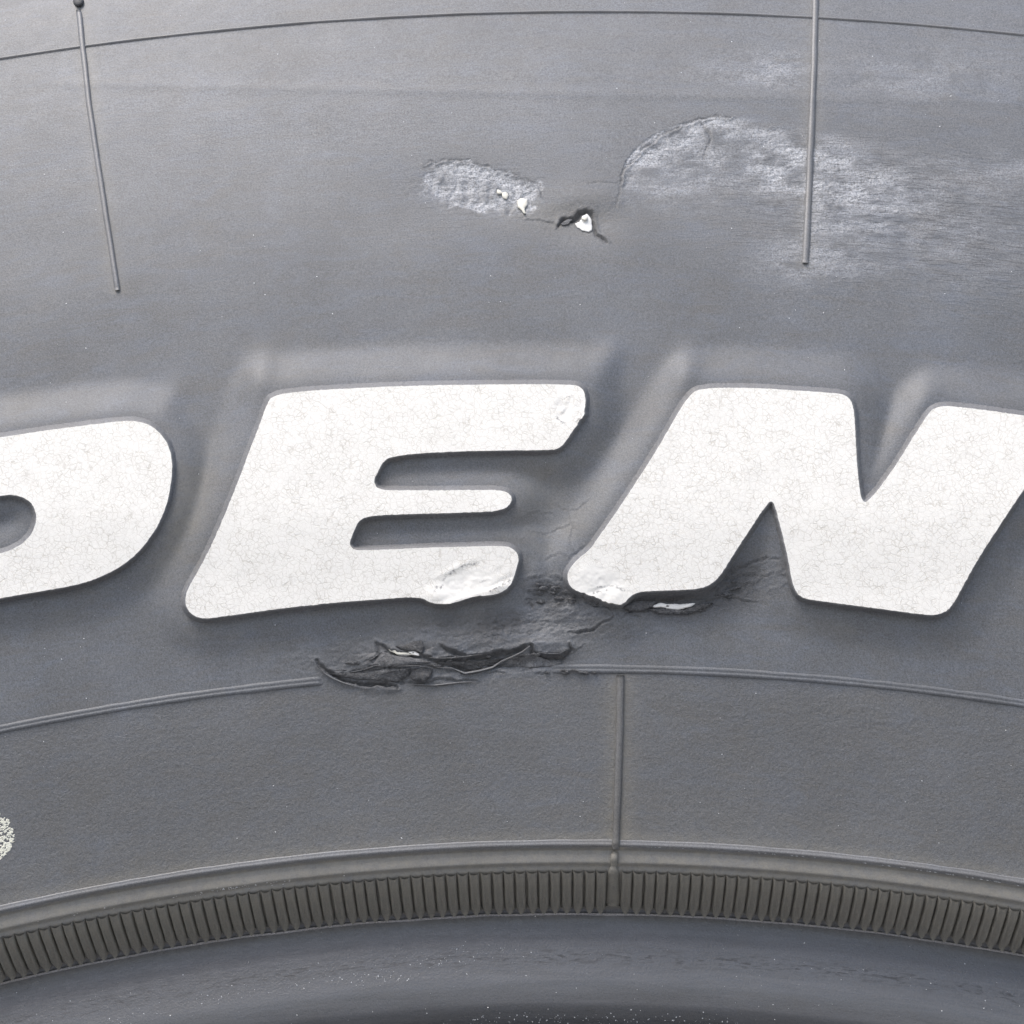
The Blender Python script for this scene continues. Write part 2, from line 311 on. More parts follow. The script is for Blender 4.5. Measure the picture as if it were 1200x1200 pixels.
for k in range(26):      # the same along the lower cut
    x = rsn.uniform(400, 640); y = 787+rsn.uniform(-13, 10)-(x-400)*.03; a = rsn.gauss(-.1, .3); l = rsn.uniform(8, 24); w_ = rsn.uniform(.6, 1.5)
    CRACKS.append(([(x, y, w_*.6), (x+l*.5*math.cos(a), y+l*.5*math.sin(a)+rsn.uniform(-1.5, 1.5), w_), (x+l*math.cos(a), y+l*math.sin(a), w_*.5)], rsn.uniform(2, 5), 1.2, 0))
for k in range(22):      # and below the N
    x = rsn.uniform(745, 915); y = 712-(x-745)*.19+rsn.uniform(-10, 14); a = rsn.gauss(-.25, .25); l = rsn.uniform(8, 26); w_ = rsn.uniform(.5, 1.1)
    CRACKS.append(([(x, y, w_*.6), (x+l*.5*math.cos(a), y+l*.5*math.sin(a)+rsn.uniform(-1.5, 1.5), w_), (x+l*math.cos(a), y+l*math.sin(a), w_*.5)], rsn.uniform(1.2, 3.), .8, 0))
def apply_cracks(px, py, h):
    wx = px+3.0*fbm(px/7, py/7, 21, 4); wy = py+3.2*fbm(px/7, py/7, 33, 4)
    frs = np.zeros_like(h)
    for pts, dep, lu, ll in CRACKS:
        dep, lu, ll = dep*.52, lu*.75, ll*.75
        p = np.array(pts); mw = p[:, 2].max()*4+4
        mk = np.nonzero((wx > p[:, 0].min()-mw) & (wx < p[:, 0].max()+mw) & (wy > p[:, 1].min()-mw) & (wy < p[:, 1].max()+mw))[0]
        if not len(mk): continue
        X, Y = wx[mk], wy[mk]; bd = np.full(X.shape, 1e9); bw = np.ones_like(X); bs = np.ones_like(X)
        for a, b_ in zip(p[:-1], p[1:]):
            ex, ey = b_[0]-a[0], b_[1]-a[1]; L2 = ex*ex+ey*ey; t = np.clip(((X-a[0])*ex+(Y-a[1])*ey)/L2, 0, 1)
            dx, dy = X-a[0]-t*ex, Y-a[1]-t*ey; d = np.hypot(dx, dy); up = ex*dy-ey*dx
            k = d < bd; bd = np.where(k, d, bd); bw = np.where(k, (a[2]*(1-t)+b_[2]*t)*.68, bw); bs = np.where(k, np.sign(up)*(1 if ex >= 0 else -1), bs)
        fall = np.clip(bw/mw*5, .2, 1)
        dh = -dep*np.exp(-(bd/bw)**2)*fall
        if lu: dh += lu*np.where(bs < 0, np.exp(-((bd-bw*1.2)/(bw*1.6+1.5))**2), 0)*sstep(0, 1.5*bw.max(), bd)
        if ll: dh += ll*np.where(bs > 0, np.exp(-((bd-bw*1.2)/(bw*1.6+1.5))**2), 0)*sstep(0, 1.5*bw.max(), bd)
        h[mk] += dh; frs[mk] = np.maximum(frs[mk], np.exp(-(bd/(bw*2.5))**2)*min(1, dep/7))
    return h, frs

def smooth_relief(px, py):
    d = sd(px, py); h = emb(d, px, py)
    for x, y, a in ((303, 437, 6), (711, 424, 4.5), (803, 432, 5.5), (1083, 462, 4), (200, 466, 2.5)):
        h = h+a*bumpg(px, py, x, y, 17, 24, .45)
    # swelling and dents round the long cut
    h = h+7*bumpg(px, py, 560, 752, 75, 17, -.05)+5*bumpg(px, py, 475, 778, 42, 12, .1)+6*bumpg(px, py, 645, 755, 30, 13)
    h = h-5*bumpg(px, py, 560, 781, 60, 6, -.08)-4*bumpg(px, py, 615, 776, 30, 6)-3*bumpg(px, py, 445, 793, 30, 6, .2)
    h = h+3*bumpg(px, py, 630, 672, 12, 22, .3)-5*bumpg(px, py, 655, 700, 40, 14)
    h = h-5*bumpg(px, py, 785, 700, 46, 7, -.03)-3*bumpg(px, py, 860, 680, 22, 14, -.6)
    # scuffed dents above
    h = h-4*bumpg(px, py, 565, 226, 72, 26, .13)-3.5*bumpg(px, py, 680, 262, 40, 22)-5*bumpg(px, py, 850, 196, 120, 42, .1)
    h = h+3*bumpg(px, py, 690, 232, 45, 16)
    h = h+.4*fbm(px/90, py/60, 3, 2)
    # a faint waviness from the body cords
    h = h+.8*bumpg(px, py, 600, 108, 900, 6, .02)*sstep(0, 100, px)
    return h, d

# ------------------------------------------------------------------ helpers to build objects
def mesh_obj(name, verts, faces, m_, parent, smooth=True, attrs=None):
    me = bpy.data.meshes.new(name); me.from_pydata([tuple(v) for v in verts], [], faces)
    if m_: me.materials.append(m_)
    if smooth: me.shade_smooth()
    if attrs:
        for k, v in attrs.items():
            a = me.attributes.new(k, 'FLOAT', 'POINT'); a.data.foreach_set('value', np.asarray(v, np.float32))
    o = bpy.data.objects.new(name, me); COL.objects.link(o)
    if parent is not None:
        o.parent = parent
        if parent is tyre: o.location = (0, 0, ZC)
    return o
def BL(p):        # tyre frame units -> metres, Blender axes, relative to the axle
    p = np.asarray(p); return np.stack([p[..., 0], -p[..., 1], p[..., 2]], -1)*S

tyre = bpy.data.objects.new('tyre', None); COL.objects.link(tyre); tyre.empty_display_size = .1
tyre['label'] = 'weathered black rubber tyre sidewall with raised white letters, gouged and scuffed'
tyre['category'] = 'tyre'

# ------------------------------------------------------------------ sidewall: one sheet of relief
TH0, TH1 = -.262, .232
def spaced(a, b, st): return list(np.arange(a, b, st))
th = np.array(spaced(TH0, TH1, 1.42/3350)+[TH1])
coarse = np.linspace(TH1, TH0+2*math.pi, 240)[1:-1]
th = np.r_[th, coarse]            # the last column meets the first
thc, r_a = inv([560, 560, 560, 560], [690, 812, 170, 290])
rr = spaced(2560, 2640, 8)+spaced(2640, 2768, 2.2)+spaced(2768, 2840, .9)+spaced(2840, r_a[1], 2.1)+spaced(r_a[1], r_a[0], 1.15)+spaced(r_a[0], r_a[2], 1.75)+spaced(r_a[2], 4075, 2.1)+spaced(4075, 4352, 14)+[4352]
rr = np.array(rr)
nT, nR = len(th), len(rr)
TH, RR = np.meshgrid(th, rr); TH = TH.ravel(); RR = RR.ravel(); base = H(RR)
act = (np.tile(np.arange(nT), nR) < nT-238) & (RR > 2600) & (RR < 4090)
px = np.full(TH.shape, -999.); py = np.full(TH.shape, -999.); hh = np.zeros_like(TH)
ta, ra, ba = TH[act], RR[act], base[act]
qx, qy = proj(P3(ta, ra, ba)); dd = np.zeros_like(qx)
for _ in range(3):
    h_, dd = smooth_relief(qx, qy); qx, qy = proj(P3(ta, ra, ba+h_))
h_, dd = smooth_relief(qx, qy)
fade = sstep(-130, -70, qx)*(1-sstep(1270, 1330, qx)); inreg = sstep(2840, 2870, ra)
rough = np.maximum.reduce([bumpg(qx, qy, 500, 775, 130, 24, .0), bumpg(qx, qy, 600, 735, 110, 22), bumpg(qx, qy, 690, 715, 80, 25), .7*bumpg(qx, qy, 830, 695, 60, 22, -.2)])
h_ = h_*inreg + rough*2.2*fbm(qx/9, qy/4, 5, 5)*inreg + rough*1.5*np.abs(fbm(qx/3.4, qy/2.0, 8, 3))*inreg
# scuffs: wear marks with their own outline
s1 = sstep(0, .5, 1.05+.5*fbm(qx/14, qy/10, 66, 4)-((qx-562)/80)**2-((qy-220-(qx-562)*.14)/31)**2)*(qy > 186+.0009*(qx-520)**2)
s1 = s1*sstep(474, 500, qx)
arc = 215-79*np.sqrt(np.clip(1-((qx-850)/124)**2, 0, 1))
s2 = sstep(0, 3, qy-arc)*sstep(727, 735, qx)*(1-sstep(815, 910, qx))*(1-sstep(195, 262, qy+16*fbm(qx/20, qy/14, 67, 3)))
s2 = s2*(.45+.55*(1-sstep(12, 60, qy-arc)))
topm = sstep(134, 150, qy-np.maximum(qx-880, 0)*.16)
s2 = np.maximum(s2, topm*np.clip(.95*bumpg(qx, qy, 925, 190, 78, 42, .2)+.8*bumpg(qx, qy, 1015, 225, 70, 36, .25)+.45*bumpg(qx, qy, 960, 290, 70, 50), 0, 1)*sstep(840, 880, qx))
s3 = .75*bumpg(qx, qy, 915, 80, 34, 17)+.35*bumpg(qx, qy, 860, 82, 50, 18)+.32*bumpg(qx, qy, 1130, 285, 90, 50)+.42*bumpg(qx, qy, 1165, 205, 80, 24)+.3*bumpg(qx, qy, 1090, 90, 110, 30)
scf = np.clip(s1*.95+s2*.85+s3*.6, 0, 1)
scf = np.clip(scf*(.8+1.5*fbm(qx/24, qy/11, 14, 4)), 0, 1)
top_light = .10*(1-sstep(40, 360, qy))+.05*sstep(.1, .9, bumpg(qx, qy, 60, 205, 240, 60))+.10*bumpg(qx, qy, 430, 140, 330, 60)  # paler upper sidewall: light from above painted into the colour
h_ = h_+scf*1.1*fbm(qx/7, qy/2.6, 9, 3)+s1*.55*np.sin((qx+.2*qy)/2.2+5*fbm(qx/14, qy/9, 4, 3))*sstep(200, 215, qy)+scf*1.2*fbm(qx/3, qy/2.6, 29, 2)
h_, fr_ = apply_cracks(qx, qy, h_)
h_ = h_+np.clip(rough-.35, 0, 1)*1.6*np.abs(fbm(qx/2.4, qy/1.8, 48, 2))*inreg
fr_ = np.clip(fr_+.28*bumpg(qx, qy, 690, 246, 55, 24, -.2)+.5*bumpg(qx, qy, 560, 733, 100, 22)+1.0*bumpg(qx, qy, 795, 707, 62, 13, -.05)+1.0*bumpg(qx, qy, 862, 682, 34, 26, -.5)+.5*bumpg(qx, qy, 655, 700, 40, 18)+.55*rough*sstep(-.25, .35, fbm(qx/24, qy/14, 17, 4)), 0, 1)
hh[act] = h_*fade
scuff_light = np.zeros_like(TH); scuff_light[act] = (scf+top_light)*fade  # scuff wear plus the painted light of the upper sidewall
fresh = np.zeros_like(TH); fresh[act] = fr_*fade
fresh = np.maximum(fresh, .24*sstep(2825, 2840, RR)*(1-sstep(3012, 3024, RR)))
# beige dust keeps to the bead side and beside the moulding rib
dust = np.zeros_like(TH)
dust += .75*sstep(2775, 2778, RR)*(1-sstep(2829, 2832, RR))+.4*np.exp(-((RR-2841)/6)**2)*(RR > 2832)+.14*np.exp(-((RR-2850)/25)**2)*(RR > 2832)
dust += .13*sstep(2832, 2860, RR)*(1-sstep(3000, 3024, RR))
da = np.zeros_like(TH); da[act] = .55*np.exp(-((qx-725-.02*(930-qy))/17)**2)*(qy > 790)*(qy < 995)+.45*np.clip(bumpg(qx, qy, 215, 600, 30, 90, .3)+bumpg(qx, qy, 240, 690, 20, 40, .4)*.6, 0, 1)+.25*bumpg(qx, qy, 640, 590, 60, 90, .3)+.4*bumpg(qx, qy, 670, 250, 60, 22)
lr = sd(qx, qy); da[act] += .30*np.exp(-(np.abs(qx-(92+.13*qy))/11)**2)*(qy < 345)+.30*np.exp(-(np.abs(qx-(956-.04*qy))/13)**2)*(qy < 315)+.10*sstep(10, 26, lr)*(1-sstep(30, 60, lr))*sstep(-.1, .35, fbm(qx/40, qy/40, 44, 4))
dust = np.clip(dust+da, 0, 1)
sheen = np.clip(.9*(1-sstep(2768, 2774, RR)), 0, 1)
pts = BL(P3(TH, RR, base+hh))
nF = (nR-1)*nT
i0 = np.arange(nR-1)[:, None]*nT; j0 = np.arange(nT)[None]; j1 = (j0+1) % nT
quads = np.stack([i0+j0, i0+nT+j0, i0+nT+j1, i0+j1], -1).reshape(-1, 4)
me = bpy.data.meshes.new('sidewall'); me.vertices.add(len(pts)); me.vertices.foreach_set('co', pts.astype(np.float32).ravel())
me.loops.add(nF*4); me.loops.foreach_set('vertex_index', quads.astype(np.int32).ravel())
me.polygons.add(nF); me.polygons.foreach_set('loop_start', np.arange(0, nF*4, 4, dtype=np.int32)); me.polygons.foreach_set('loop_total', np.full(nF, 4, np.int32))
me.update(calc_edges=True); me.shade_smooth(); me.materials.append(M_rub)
wrk = np.zeros_like(TH); wrk[act] = np.clip(.42*bumpg(qx, qy, 1010, 240, 170, 75, .08)+.25*bumpg(qx, qy, 1190, 280, 130, 80)+.2*bumpg(qx, qy, 560, 225, 90, 40)+.05*(1-sstep(330, 420, qy))*sstep(90, 200, qy)*.3, 0, 1)
marks = np.exp(-((RR-2722)/9)**2)*.9+np.exp(-((RR-2650)/6)**2)*.5
for k, v in (('scuff_light', scuff_light), ('fresh', fresh), ('dust', dust), ('sheen', sheen), ('wrinkle', wrk), ('marks', marks), ('along', ((TH+math.pi) % (2*math.pi)-math.pi)*3300), ('radius', RR)):
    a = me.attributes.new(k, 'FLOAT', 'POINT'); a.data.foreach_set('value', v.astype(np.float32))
side = bpy.data.objects.new('sidewall', me); COL.objects.link(side); side.parent = tyre; side.location = (0, 0, ZC)
print('sidewall quads', nF)

# ---- the rest of the tyre: tread, far sidewall
prof = [(4352, -240), (4385, -275), (4400, -340), (4400, -620), (4388, -622), (4388, -680), (4400, -682), (4402, -1050), (4390, -1052), (4390, -1110), (4402, -1112), (4402, -1480), (4390, -1482), (4390, -1540), (4400, -1542), (4400, -1800), (4385, -1880), (4352, -1920)]
back = [(r_, -2160-H(np.array([r_]))[0]) for r_ in (4352, 4250, 4060, 3800, 3400, 3022, 2832, 2775, 2700, 2646, 2600)]
inner = [(2600, -330), (2640, -400), (2900, -330), (3400, -160), (3900, -170), (4200, -330), (4260, -700), (4260, -1460), (4200, -1830), (3900, -1990), (3400, -2000), (2900, -1830), (2640, -1760), (2600, -1830)]
def lathe(name, pr, m_, k=180):
    a = np.linspace(0, 2*math.pi, k, endpoint=False); pr = np.array(pr)
    v = BL(P3(a[:, None], pr[None, :, 0], np.broadcast_to(pr[None, :, 1], (k, len(pr))))).reshape(-1, 3); q = len(pr)
    f = [(i*q+j, i*q+j+1, ((i+1) % k)*q+j+1, ((i+1) % k)*q+j) for i in range(k) for j in range(q-1)]
    return mesh_obj(name, v, f, m_, tyre)
lathe('tread', prof, M_tread); lathe('inner_sidewall', back, M_tread); lathe('inner_liner', inner, M_tread)

# ------------------------------------------------------------------ raised white letters
def hfield(x, y):
    h, _ = smooth_relief(np.asarray(x, float), np.asarray(y, float)); return h
def ring_pts(p, dh):
    """points sighted at p, standing dh above the plain sidewall"""
    t, r = inv(p[:, 0], p[:, 1], dh); return BL(P3(t, r, H(r)+dh))
def offs(p, d):
    t = np.roll(p, -1, 0)-np.roll(p, 1, 0); t /= np.hypot(t[:, 0], t[:, 1])[:, None]+1e-9
    area = .5*np.sum(p[:, 0]*np.roll(p[:, 1], -1)-np.roll(p[:, 0], -1)*p[:, 1]); sg = 1 if area > 0 else -1
    nrm = np.c_[t[:, 1], -t[:, 0]]*sg; return p+nrm*np.broadcast_to(np.asarray(d, float).reshape(-1, 1), (len(p), 1))
FACE = EMB+9.0
def fdh(y): return FACE-EMB*(1-foot(y))*.6
def face_dh(x, y):
    h = fdh(y)+.5*fbm(x/35, y/35, 51, 3)
    h = h-1.5*bumpg(x, y, 540, 684, 27, 15, -.5)+2.2*bumpg(x, y, 512, 697, 15, 9)+2*bumpg(x, y, 582, 690, 14, 6, -.4)-1.2*bumpg(x, y, 585, 683, 18, 2.6, -.45)
    h = h+1.0*bumpg(x, y, 535, 665, 22, 3.5, -.45)+1.6*bumpg(x, y, 540, 702, 26, 3, -.3)
    h = h+1.2*bumpg(x, y, 686, 670, 17, 13)-1.2*bumpg(x, y, 712, 684, 13, 8, -.2)+1.2*bumpg(x, y, 722, 698, 9, 7)-1.0*bumpg(x, y, 700, 692, 16, 2.4, -.3)
    dm = bumpg(x, y, 545, 685, 50, 18, -.2)+bumpg(x, y, 705, 686, 32, 22, .2)+bumpg(x, y, 668, 478, 22, 17)
    return h+dm*.9*fbm(x/7, y/6, 61, 3)-2.2*bumpg(x, y, 660, 481, 9, 9)*(1-bumpg(x, y, 658, 481, 5, 5))
def segd(x, y, a, b_):
    ex, ey = b_[0]-a[0], b_[1]-a[1]; t = np.clip(((x-a[0])*ex+(y-a[1])*ey)/(ex*ex+ey*ey), 0, 1); return np.hypot(x-a[0]-t*ex, y-a[1]-t*ey)
for ch, loops in LETTERS.items():
    outs = []
    for li, lp in enumerate(loops):
        p = resample(chaikin(lp, 2), 1.5)
        nz = .5*fbm(p[:, 0]/3.5, p[:, 1]/3.5, 71, 2)+.9*np.clip(fbm(p[:, 0]/16, p[:, 1]/16, 72, 2), 0, 1)*fbm(p[:, 0]/2.2, p[:, 1]/2.2, 74, 1)*2
        dm = bumpg(p[:, 0], p[:, 1], 700, 702, 32, 12)+bumpg(p[:, 0], p[:, 1], 682, 490, 14, 12)
        p = offs(p, nz+dm*2.4*fbm(p[:, 0]/4, p[:, 1]/4, 73, 3)); outs.append(p)
    allp = np.vstack(outs); mn, mx = allp.min(0), allp.max(0)
    gp = [(x, y) for y in np.arange(mn[1], mx[1], 3.0) for x in np.arange(mn[0]+(int(y) % 2)*1.5, mx[0], 3.4)]
    ex = []
    for (cx, cy, w_, h2) in ((545, 685, 56, 24), (700, 685, 40, 28), (668, 478, 22, 22)):
        if mn[0] < cx < mx[0]: ex += [(x, y) for y in np.arange(cy-h2, cy+h2, 1.4) for x in np.arange(cx-w_, cx+w_, 1.4)]
    gp = np.array(gp+ex); d_ = poly_sd(loops, gp[:, 0], gp[:, 1]); gp = gp[d_ < -2.2]
    if len(ex): gp = gp+np.random.RandomState(2).uniform(-.25, .25, gp.shape)
    V = [Vector(v) for v in np.vstack([allp, gp])]; E_ = []; st = 0
    for p in outs: E_ += [(st+i, st+(i+1) % len(p)) for i in range(len(p))]; st += len(p)
    vo, eo, fo, _, _, _ = delaunay_2d_cdt(V, E_, [], 0, 1e-4)
    vo = np.array([tuple(v) for v in vo])
    cen = np.array([vo[list(f)].mean(0) for f in fo]); keep = np.zeros(len(cen), bool)
    for p in outs:       # even-odd test against the final outlines
        q = np.roll(p, -1, 0)
        for (x0, y0), (x1, y1) in zip(p, q):
            if y0 == y1: continue
            keep ^= ((y0 > cen[:, 1]) != (y1 > cen[:, 1])) & (cen[:, 0] < (x1-x0)*(cen[:, 1]-y0)/(y1-y0)+x0)
    fo = [f if True else f for f, k in zip(fo, keep) if k]
    dhv = face_dh(vo[:, 0], vo[:, 1]); t, r = inv(vo[:, 0], vo[:, 1], dhv); v3 = BL(P3(t, r, H(r)+dhv))
    # orientation: normals towards the viewer (-Y)
    a, b_, c_ = (v3[fo[0][i]] for i in range(3))
    if np.cross(b_-a, c_-a)[1] > 0: fo = [f[::-1] for f in fo]
    X, Y = vo[:, 0], vo[:, 1]
    smo = np.clip(sstep(.35, .75, bumpg(X, Y, 545, 686, 50, 19, -.25))+sstep(.3, .7, bumpg(X, Y, 702, 686, 38, 26, .3))+.5*sstep(.3, .8, bumpg(X, Y, 664, 478, 10, 10)), 0, 1)
    dk = np.zeros_like(X)
    for a_, b2, w_ in (((574, 693), (597, 680), 1.6), ((563, 682), (572, 679), 1.), ((510, 693), (512, 687), 1.6), ((516, 690), (518, 686), 1.5), ((527, 672), (531, 669), 2), ((519, 680), (524, 673), 1.), ((540, 664), (560, 660), 1.),
                       ((695, 695), (712, 691), 1.2), ((722, 687), (731, 692), 1.6), ((700, 688), (722, 686), .8), ((652, 489), (662, 497), 1.4), ((682, 487), (676, 495), 1.3), ((664, 466), (670, 464), 1.)):
        dk = np.maximum(dk, np.exp(-(segd(X, Y, a_, b2)/w_)**2))
    fc = mesh_obj('letter_face', v3, [list(f) for f in fo], M_face, None, True, {'smooth': smo, 'dark': dk})
    # rubber body under the face
    verts, faces = [], []; st = 0
    for li, p in enumerate(outs):
        sg = -1 if li else 1; n_ = len(p)
        wob = .4*fbm(p[:, 0]/5, p[:, 1]/5, 77, 2)
        prot = bumpg(p[:, 0], p[:, 1], 520, 706, 22, 8)+bumpg(p[:, 0], p[:, 1], 690, 700, 36, 18)
        fd = lambda q: face_dh(q[:, 0], q[:, 1])-1.6*prot
        rings = [ring_pts(p, fd(p)-.3)]
        for dd_, dz in ((.5, -.7), (1.1, -1.), (1.9, -1.7)):
            q = offs(p, sg*(dd_+wob*min(1, dd_))); rings.append(ring_pts(q, fd(q)+dz))
        q = offs(p, sg*3.3); h0 = hfield(q[:, 0], q[:, 1]); rings.append(ring_pts(q, h0+.35*(fd(q)-h0)))
        q = offs(p, sg*4.6); h0 = hfield(q[:, 0], q[:, 1]); rings.append(ring_pts(q, h0+.10*(fd(q)-h0)))
        q = offs(p, sg*6.4); h0 = hfield(q[:, 0], q[:, 1]); rings.append(ring_pts(q, h0-1.2))
        verts += [v for rg in rings for v in rg]
        for k in range(len(rings)-1):
            for i in range(n_):
                q = (st+k*n_+i, st+k*n_+(i+1) % n_, st+(k+1)*n_+(i+1) % n_, st+(k+1)*n_+i); faces.append(q)
        st += len(rings)*n_
    # make walls face outwards
    o = mesh_obj('letter', verts, faces, M_wall, tyre)
    o['label'] = {'E': 'raised white letter E with chipped foot', 'N': 'raised white letter N with gouged left foot', 'P': 'raised white rounded letter P cut by the frame edge'}[ch]
    bmod = o.data; bmod.validate()
    fc.parent = o

# ------------------------------------------------------------------ mould lines: rings and radial ribs
def ring_line(name, r, prof_, m_, gap=None, a0=-math.pi, a1=math.pi, wob=.25):
    ang = [a for a in np.arange(TH0, TH1, 4/3400)]
    if a0 < -1: ang = ang+list(np.linspace(TH1, TH0+2*math.pi, 200)[:-1])
    ang = np.array(ang); closed = gap is None
    if gap: ang = ang[(ang < gap[0]) | (ang > gap[1])]; k0 = int(np.sum(ang < gap[0])); ang = np.r_[ang[k0:], ang[:k0]]
    q = len(prof_); V, F_ = [], []; tap = lambda a: min(1., min(abs(a-gap[0]), abs(a-gap[1]))/.004) if gap else 1.
    for a in ang:
        rw = r+wob*float(fbm(a*60, 1.3, 81, 3)); sc = 1+.15*float(fbm(a*90, 2., 83, 2)); x_ = proj(P3(np.array([a]), np.array([rw]), H(np.array([rw]))))
        off = float(smooth_relief(x_[0], x_[1])[0][0])*float(sstep(-130, -70, x_[0][0])*(1-sstep(1270, 1330, x_[0][0]))) if TH0 < a < TH1 and rw > 2860 else 0
        for dr, dh in prof_: V.append(P3(a, rw+dr*sc, float(H(rw+dr))+off+(dh+1.5)*sc*tap(a)-1.5))
    n_ = len(ang)
    for i in range(n_ if closed else n_-1):
        for j in range(q-1): F_.append((i*q+j, i*q+j+1, ((i+1) % n_)*q+j+1, ((i+1) % n_)*q+j))
    return mesh_obj(name, BL(np.array(V)), F_, m_, tyre)
ring_line('mould_line', R_UP, [(3.4, -1.), (2.4, .8), (.8, 2.2), (-.9, 2.2), (-2.3, .6), (-3., -1.5)], M_rib)
tg = inv([384, 640], [799, 783]); gap = (float(tg[0][0]), float(tg[0][1]))
ring_line('mould_line', R_MID+1, [(8, -1.5), (6, .3), (4, 1.5), (2.2, 1.5), (1.2, .8), (-.2, 1.9), (-2.0, 2.0), (-3.6, .8), (-4.2, -1.5)], M_rub, gap)
ring_line('mould_line', R_RIB+1.5, [(6, -1.), (4.5, .7), (3.2, .9), (2.2, .5), (.6, 1.5), (-1.2, 1.5), (-2.2, .4), (-2.6, -2)], M_rib)
ring_line('mould_line', 2771.3, [(1.6, -1.5), (.9, 1.6), (0, 2.4), (-.9, 1.5), (-1.8, -1.)], M_lip, wob=.9)

def rib(pts_, name='mould_rib', m_=M_rib, sec=7):
    pts_ = np.array(pts_, float); l = np.r_[0, np.cumsum(np.hypot(*np.diff(pts_[:, :2], axis=0).T))]
    t = np.arange(0, l[-1]+.01, 4.); X, Y, W, HT = (np.interp(t, l, pts_[:, k]) for k in range(4))
    W = W*(1+.10*fbm(t/14, t*0, 91, 3)); X = X+.5*fbm(t/30, t*0+3, 93, 2)
    tx = np.gradient(X); ty = np.gradient(Y); L = np.hypot(tx, ty); nx, ny = -ty/L, tx/L
    V, F_ = [], []
    for k in range(len(t)):
        for j in range(sec):
            a = math.pi*j/(sec-1); ox, oh = -math.cos(a)*W[k], math.sin(a)**.8*HT[k]
            V.append((X[k]+nx[k]*ox, Y[k]+ny[k]*ox, oh-(1.5 if j in (0, sec-1) else 0)))
    V = np.array(V); dh = V[:, 2]+hfield(V[:, 0], V[:, 1])
    th_, r_ = inv(V[:, 0], V[:, 1], dh); v3 = BL(P3(th_, r_, H(r_)+dh))
    F_ = [(i*sec+j, i*sec+j+1, (i+1)*sec+j+1, (i+1)*sec+j) for i in range(len(t)-1) for j in range(sec-1)]
    F_ += [tuple(range(sec)), tuple(reversed(range((len(t)-1)*sec, len(t)*sec)))]
    return mesh_obj(name, v3, F_, m_, tyre)
rib([(92, 11, 2.6, 3.0), (93, 16, 3.4, 4.2), (97, 60, 3.4, 4.2), (104, 120, 3.4, 4.2), (113, 180, 3.4, 4.2), (126, 265, 3.4, 4.2), (137, 336, 3.4, 4.2), (137.6, 340, 3.0, 3)])['label'] = 'thin radial moulding rib at the left'
rib([(956.5, -60, 3.9, 4.5), (955.5, 0, 3.9, 4.5), (954, 80, 3.7, 4.5), (951, 150, 4.1, 4.8), (947.5, 230, 4.2, 4.2), (944, 306, 4.2, 3.8), (943.8, 309.5, 3.6, 3)])['label'] = 'thin radial moulding rib at the right'
def below(p, r_off=0):  # helper for the short rib on the bead panel
    return p
rib([(727.5, 791, 4.6, 4.2), (726, 860, 4.6, 4.2), (724, 930, 4.6, 4.2), (722, 984, 4.6, 4.4), (721.6, 989, 5.4, 5.2), (721.4, 994, 5.0, 4.5), (721.3, 996.5, 3, 2)], m_=M_ribn)['label'] = 'short radial rib between two ring lines'
rib([(720.6, 998, 4, 3), (720.4, 1003, 4.8, 5), (720, 1009, 4.8, 5), (719.6, 1014, 4, 3), (719, 1022, 6.5, 7), (718.5, 1040, 8, 9.5), (718.2, 1056, 8.5, 10), (718, 1064, 8.5, 10)], m_=M_ser)['label'] = 'short rib crossing the serrated band'
# vent nub at the head of the left rib
def nub(x, y, rad, hgt, m_, name='vent_nub'):
    V = [(x, y, hgt)]; F_ = []
    for k, (f, z) in enumerate(((.5, hgt*.92), (.85, hgt*.6), (1., 0), (1.05, -2))):
        for j in range(14): a = 2*math.pi*j/14; V.append((x+rad*f*math.cos(a), y+rad*f*math.sin(a), z))
    for j in range(14): F_.append((0, 1+j, 1+(j+1) % 14))
    for k in range(3):
        for j in range(14): F_.append((1+k*14+j, 1+(k+1)*14+j, 1+(k+1)*14+(j+1) % 14, 1+k*14+(j+1) % 14))
    V = np.array(V); dh = V[:, 2]+hfield(V[:, 0], V[:, 1]); t, r = inv(V[:, 0], V[:, 1], dh)
    return mesh_obj(name, BL(P3(t, r, H(r)+dh)), F_, m_, tyre)
nub(92, 1.5, 6.5, 6, M_tread)

# ------------------------------------------------------------------ serrated band: every tooth is a piece
PITCH = 13.3/2848
def tooth_geo(v, pitch=PITCH):
    rnd = random.Random(v); V = []; F_ = []; ncol, nrow = 9, 6
    for i in range(nrow):
        b_ = i/(nrow-1)
        for j in range(ncol):
            a = (-.48, -.42, -.31, -.16, 0, .16, .31, .42, .48)[j]; e = abs(a)/.48
            hgt = {0: -2.6, 1: 2.4, 2: 5.4-.6*b_, 3: 5.0-3.0*b_**1.5, 4: 4.6-5.6*b_**1.4}[min(j, ncol-1-j)]
            bb = b_*(1.20-.26*e**1.6)+.03*math.cos(a*6)*(1-b_)
            r = R_ST+1.5-(R_ST-R_SB+1)*bb; hb = np.interp(r, [2773, 2806], [-178, -130.5])
            topf = min(1., .55+b_*3); botf = 1 if i < nrow-1 else -.3
            hh_ = hgt*topf*botf+rnd.uniform(-.25, .25)
            V.append(P3(a*pitch, r-hh_*.84, hb+hh_*.55))
    for i in range(nrow-1):
        for j in range(ncol-1): F_.append((i*ncol+j, (i+1)*ncol+j, (i+1)*ncol+j+1, i*ncol+j+1))
    return BL(np.array(V)), F_
protos = []
for v in range(5):
    vv, ff = tooth_geo(v); me = bpy.data.meshes.new('tooth'); me.from_pydata([tuple(q) for q in vv], [], ff); me.materials.append(M_ser); me.shade_smooth(); protos.append(me)
th_rib = float(inv([719], [1045])[0][0])
k = 0
